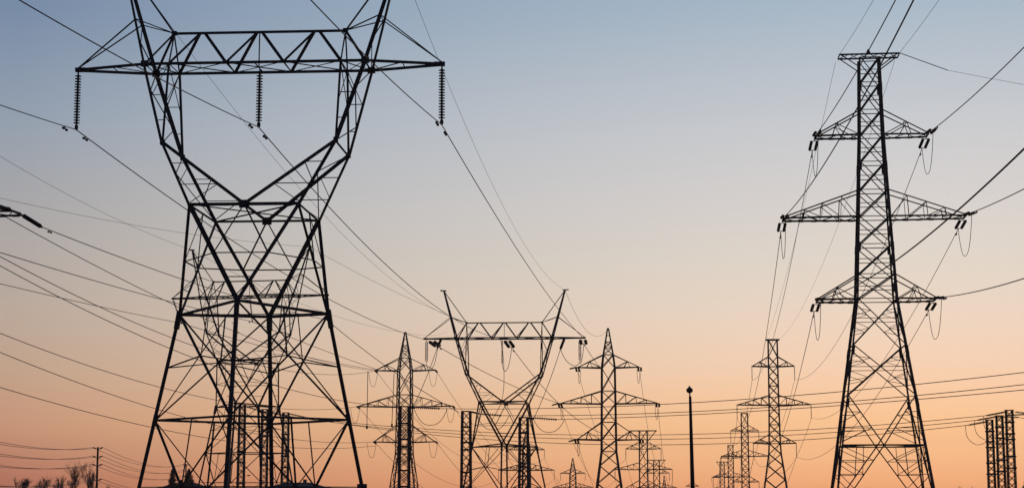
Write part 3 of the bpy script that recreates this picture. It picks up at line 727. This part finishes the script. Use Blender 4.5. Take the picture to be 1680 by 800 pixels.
# ------------------------------------------------------------------ crossing line on the lattice posts
GX, GI, GJ = 'level wires of the crossing line', 'strain insulators on lattice posts', 'jumper loops on lattice posts'
fw = ('left', 'middle', 'right')
for i, (post, x0, y0, x1, y1, vx, vy, bx, by, what) in enumerate((
    (PB[0], 676, 667.5, 720, 669.5, 1320, 647, 2300, 522, 'in front of the left peaked pylon'),
    (PB[1], 779, 677.5, 821, 681, 1320, 663.5, 2300, 548, 'by the left leg of the central pylon'),
    (PB[2], 872, 684.5, 912, 687.5, 1320, 668.5, 2300, 570, 'by the right leg of the central pylon'))):
    a, e_ = P(x0, y0, 195), P(x1, y1, 194.6)
    insulator(a, e_, f'level insulator string on the post {what}', GI, 12, .19, seg=10)
    span(e_, P(bx, by, 120), f'level wire running right from the post {what}', 1.15, via=(vx, vy), Yw=180, group=GX)
    loop(P(x0 + 4, y0 + 4, 195), P(x1 + 14, y1, 194), 1.75 - .2 * i, f'jumper hanging in a bow beside the post {what}', 1.0, GJ)
for i, (x0, y0, xa, ya, xb, yb, xc, yc, v) in enumerate((
    (1622, 690.5, 1589.5, 696.5, 474, 678, 512, 686.5, (1060, 729)), (1636, 682.5, 1604, 688.5, 440, 674, 476, 683, (1060, 720)), (1650, 675, 1618.5, 681, 403, 666, 442, 678, (1060, 712.8)))):
    w_ = fw[i]; wl = ('right', 'middle', 'left')[i]
    a, e_ = P(x0, y0, 220.6), P(xa, ya, 220); c, d = P(xb, yb, 276), P(xc, yc, 275)
    insulator(a, e_, f'insulator string slanting left from the {w_} post at the right edge', GI, 14, .135, seg=10)
    insulator(c, d, f'insulator string right of the {wl} post seen through the largest pylon', GI, 13, .17, seg=8)
    span(d, e_, f'long level wire ending at the {w_} post at the right edge', 1.05, via=v, Yw=245, group=GX, n=64)
    loop(e_ - V(.4, 0, 0), P(x0 - 3, y0 + 33, 220.6), 1.1, f'jumper hanging left of the {w_} post at the right edge', .9, GJ, side=V(-.6, 0, 0))
    x2, y2 = x0 + 14, (683, 681, 675)[i]
    a2, e2_ = P(x2, y2, 220.4), P(x2 + 34, y2 + (1, -2, 4)[i], 219)
    insulator(a2, e2_, f'insulator string slanting right from the {w_} post at the right edge', GI, 14, .135, seg=10)
    span(e2_, P(2300, 640 + 9 * i, 150), f'wire leaving right from the {w_} post at the right edge', 1.0, sag=2, Yw=215, group=GX)

# ------------------------------------------------------------------ wooden poles and their wires
def pole(p, top, what, rad=.15, levels=(734.5, 748.5, 762, 786)):
    root = empty('utility_pole', (p.x, p.y, 0)); tag(root, what, 'utility pole', 'wooden utility poles')
    m = MB(); m.lathe([(rad * 1.35, 0), (rad, 1)], (0, 0, 0), (0, 0, top), 14); m.build('pole', WOOD, root)
    at = []
    for y in levels:
        z = P(160, y, 290).z
        for s in (-1, 1):
            m = MB(); e = V(s * .8, 0, z + .14); m.lathe([(.05, 0), (.04, .25), (.13, .32), (.08, .42), (.14, .52), (.08, .62), (.14, .74), (.08, .85), (.1, .95), (.05, 1)], V(s * rad, 0, z - .16), e, 8)
            m.build('post_insulator', GLASSY, root); at.append(V(p.x, p.y, 0) + e)
    return at
q1, q2 = P(159.5, 770, 290), P(304.6, 790, 430); q0 = q1 * 2 - q2
ptop = P(160, 732.5, 290).z
a1 = pole(q1, ptop, 'dark wooden pole with short side insulators near the left edge')
a2 = pole(q2, ptop, 'smaller wooden pole beside the evergreens under the largest pylon')
a0 = pole(q0, ptop, 'wooden pole beyond the left edge carrying the low wires')
lv = ('top', 'second', 'third', 'lowest')
for i, (a, b_, c) in enumerate(zip(a0, a1, a2)):
    w_ = f'{lv[i // 2]} {("left", "right")[i % 2]}'
    span(a, b_, f'low wire on the {w_} insulator arriving at the wooden pole from the left', .75, sag=1.75, Yw=260, group='low wires on wooden poles')
    span(b_, c, f'low wire on the {w_} insulator leaving the wooden pole to the right', .65, sag=1.7, Yw=300, group='low wires on wooden poles')

# ------------------------------------------------------------------ trees
def bare_tree(px, Y, ytop, spread, label, seed, name='bare_tree'):
    rnd = random.Random(seed); b = P(px, 790, Y); root = empty(name, (b.x, Y, 0)); tag(root, label, 'tree', 'leafless trees on the horizon')
    H = P(px, ytop, Y).z; tr, cw = MB(), MB()
    def grow(p, d, ln, r, lvl):
        pts = [p]; q = p
        for i in range(4):
            d = (d + V(rnd.gauss(0, .08), rnd.gauss(0, .08), .06)).normalized(); q = q + d * ln / 4; pts.append(q)
        (tr if lvl == 0 else cw).tube(pts, r, 6 if lvl < 2 else 3, r * .6, cap=lvl == 0)
        if lvl >= 5: return
        for i in range(4 if lvl < 4 else 3):
            t = rnd.uniform(.3, 1); k = min(3, int(t * 4)); o = lerp(pts[k], pts[k + 1], t * 4 - k)
            a = rnd.uniform(0, 6.28); sp = rnd.uniform(.25, .8) * spread
            nd = (d + V(math.cos(a) * sp, math.sin(a) * sp, rnd.uniform(.15, .5))).normalized()
            grow(o, nd, ln * rnd.uniform(.5, .88), max(.0115, r * .5), lvl + 1)
    grow(V(0, 0, 0), V(0, 0, 1), H * .3, H * .02, 0)
    top = max(v[2] for v in cw.v); k = H / top
    for m in (tr, cw): m.v = [(x * k, y * k, z * k) for x, y, z in m.v]
    tr.build('trunk', BARK, root); cw.build('crown', BARK, root)
bare_tree(120, 350, 753, 1.15, 'larger leafless tree beside the wooden pole', 3)
bare_tree(144, 360, 750, .95, 'tallest leafless tree, touching the left of the wooden pole', 8)
bare_tree(108, 370, 778, .9, 'short leafless tree left of the two taller ones', 5)
bare_tree(39, 360, 780, 1.15, 'low leafless tree nearest the left edge', 11)
bare_tree(66, 350, 778, 1.15, 'low leafless tree, second from the left edge', 21)
bare_tree(94, 380, 776, 1.0, 'leafless tree third from the left edge, left edge of the clump', 4)
bare_tree(181, 420, 792, .9, 'small leafless tree right of the wooden pole', 14)
bare_tree(1578, 420, 795, 1.0, 'faint leafless tree left of the right edge posts', 31)
bare_tree(1600, 430, 796, 1.0, 'faint leafless tree just left of the right edge posts', 33)
def evergreen(px, Y, ytop, halfw, label, seed, shape=1.0):
    rnd = random.Random(seed); b = P(px, 790, Y); root = empty('evergreen_tree', (b.x, Y, 0)); tag(root, label, 'tree', 'evergreen trees')
    H = P(px, ytop, Y).z; R = halfw * Y / F; tr, cw = MB(), MB()
    tr.tube([V(0, 0, 0), V(.05, 0, H * .5), V(0, 0, H * .98)], H * .016, 8, .02); tr.build('trunk', BARK, root)
    for i in range(5200):
        t = rnd.random() ** .8; z = H * (.08 + .92 * t); r = R * (1 - t) ** shape * rnd.uniform(.1, 1.0) * (1 + .18 * math.sin(z * 6 + seed)); a = rnd.uniform(0, 6.283)
        c = V(math.cos(a) * r, math.sin(a) * r, z); o = V(math.cos(a), math.sin(a), -.35).normalized(); s = V(-math.sin(a), math.cos(a), 0)
        ln = rnd.uniform(.18, .42) * (.5 + .8 * (1 - t)); w_ = ln * .28
        cw.add([c - o * ln * .4, c + s * w_ - V(0, 0, .06), c + o * ln, c - s * w_ - V(0, 0, .06)], [(0, 1, 2, 3)])
    cw.build('crown', NEEDLE, root)
evergreen(283, 350, 766, 10.5, 'narrow column-shaped evergreen under the largest pylon', 1, .55)
evergreen(309.5, 345, 767, 21, 'broader pointed evergreen under the largest pylon', 2, .8)
evergreen(297, 352, 786, 16, 'lowest dark evergreen between the two taller ones under the largest pylon', 6, .5)
evergreen(1684, 330, 781, 14, 'dark evergreen top in the bottom right corner', 3, .9)

# ------------------------------------------------------------------ houses whose roofs just show
def house(x0, x1, Y, yr, ye, label, seed):
    a, c = P(x0, ye, Y), P(x1, ye, Y); W = (c.x - a.x); zr, ze = P(x0, yr, Y).z, P(x0, ye, Y).z; D = W * .7
    root = empty('house', ((a.x + c.x) / 2, Y, 0), -.1); tag(root, label, 'house', 'low houses on the horizon')
    m = MB(); m.box((0, 0, ze / 2), W - .9, D - .9, ze); m.build('wall', BRICK, root)
    m = MB(); w, d = W / 2, D / 2; rl = W * .2
    m.add([(-w, -d, ze), (w, -d, ze), (w, d, ze), (-w, d, ze), (-rl, 0, zr), (rl, 0, zr), (-w, -d, ze - .18), (w, -d, ze - .18), (w, d, ze - .18), (-w, d, ze - .18)],
          [(0, 1, 5, 4), (1, 2, 5), (2, 3, 4, 5), (3, 0, 4), (0, 6, 7, 1), (1, 7, 8, 2), (2, 8, 9, 3), (3, 9, 6, 0), (6, 9, 8, 7)])
    rf = m.build('roof', SHINGLE, root)
    m = MB(); m.box((rl * .5, .8, (zr + ze) / 2 + .5), .7, .6, zr - ze + .3); m.build('chimney', BRICK, rf)
    for u in (-.6, -.2, .55):
        m = MB(); x = u * w; y = -(D - .9) / 2 - .03; z = ze * .5
        for s in (-1, 1): m.box((x + s * .72, y, z), .1, .12, 1.5); m.box((x, y, z + s * .7), 1.34, .12, .1)
        f_ = m.build('window', TRIM, root); m = MB(); m.box((x, y + .01, z), 1.34, .04, 1.3); m.build('pane', GLAZ, f_)
    m = MB(); m.box((.15 * w, -(D - .9) / 2 - .03, 1.05), 1.0, .08, 2.1); m.build('door', TRIM, root)
house(262, 346, 400, 791, 801, 'low house roof below the evergreens under the largest pylon', 1)
house(436, 541, 380, 790.5, 801, 'low house roof between the right legs of the largest pylon', 2)
# small street lamp seen between the lattice posts
b = P(398, 790, 330); sl = empty('street_lamp', (b.x, 330, 0)); tag(sl, 'small street lamp with a short arm under the largest pylon', 'street lamp')
zt = P(398, 781, 330).z
m = MB(); m.lathe([(.09, 0), (.05, 1)], (0, 0, 0), (0, 0, zt), 10); m.tube([V(0, 0, zt - .1), V(.4, 0, zt + .12), V(.9, 0, zt + .2)], .035); m.build('pole', LAMPM, sl)
m = MB(); m.lathe([(.04, 0), (.1, .3), (.12, .7), (.05, 1)], (.8, 0, zt + .19), (1.4, 0, zt + .24), 8); m.build('lamp_head', LAMPM, sl)
# ------------------------------------------------------------------ dusk haze
HZ = 0.00016
hm = bpy.data.materials.new('haze_air'); hm.use_nodes = True; ht = hm.node_tree; ht.nodes.clear()
ho = ht.nodes.new('ShaderNodeOutputMaterial'); hv = ht.nodes.new('ShaderNodeVolumePrincipled')
hv.inputs['Color'].default_value = (.95, .8, .72, 1); hv.inputs['Density'].default_value = HZ; hv.inputs['Anisotropy'].default_value = .6
ht.links.new(hv.outputs[0], ho.inputs['Volume'])
m = MB(); m.box((0, 700, 24), 2600, 1560, 50); tag(m.build('haze', hm), kind='stuff')
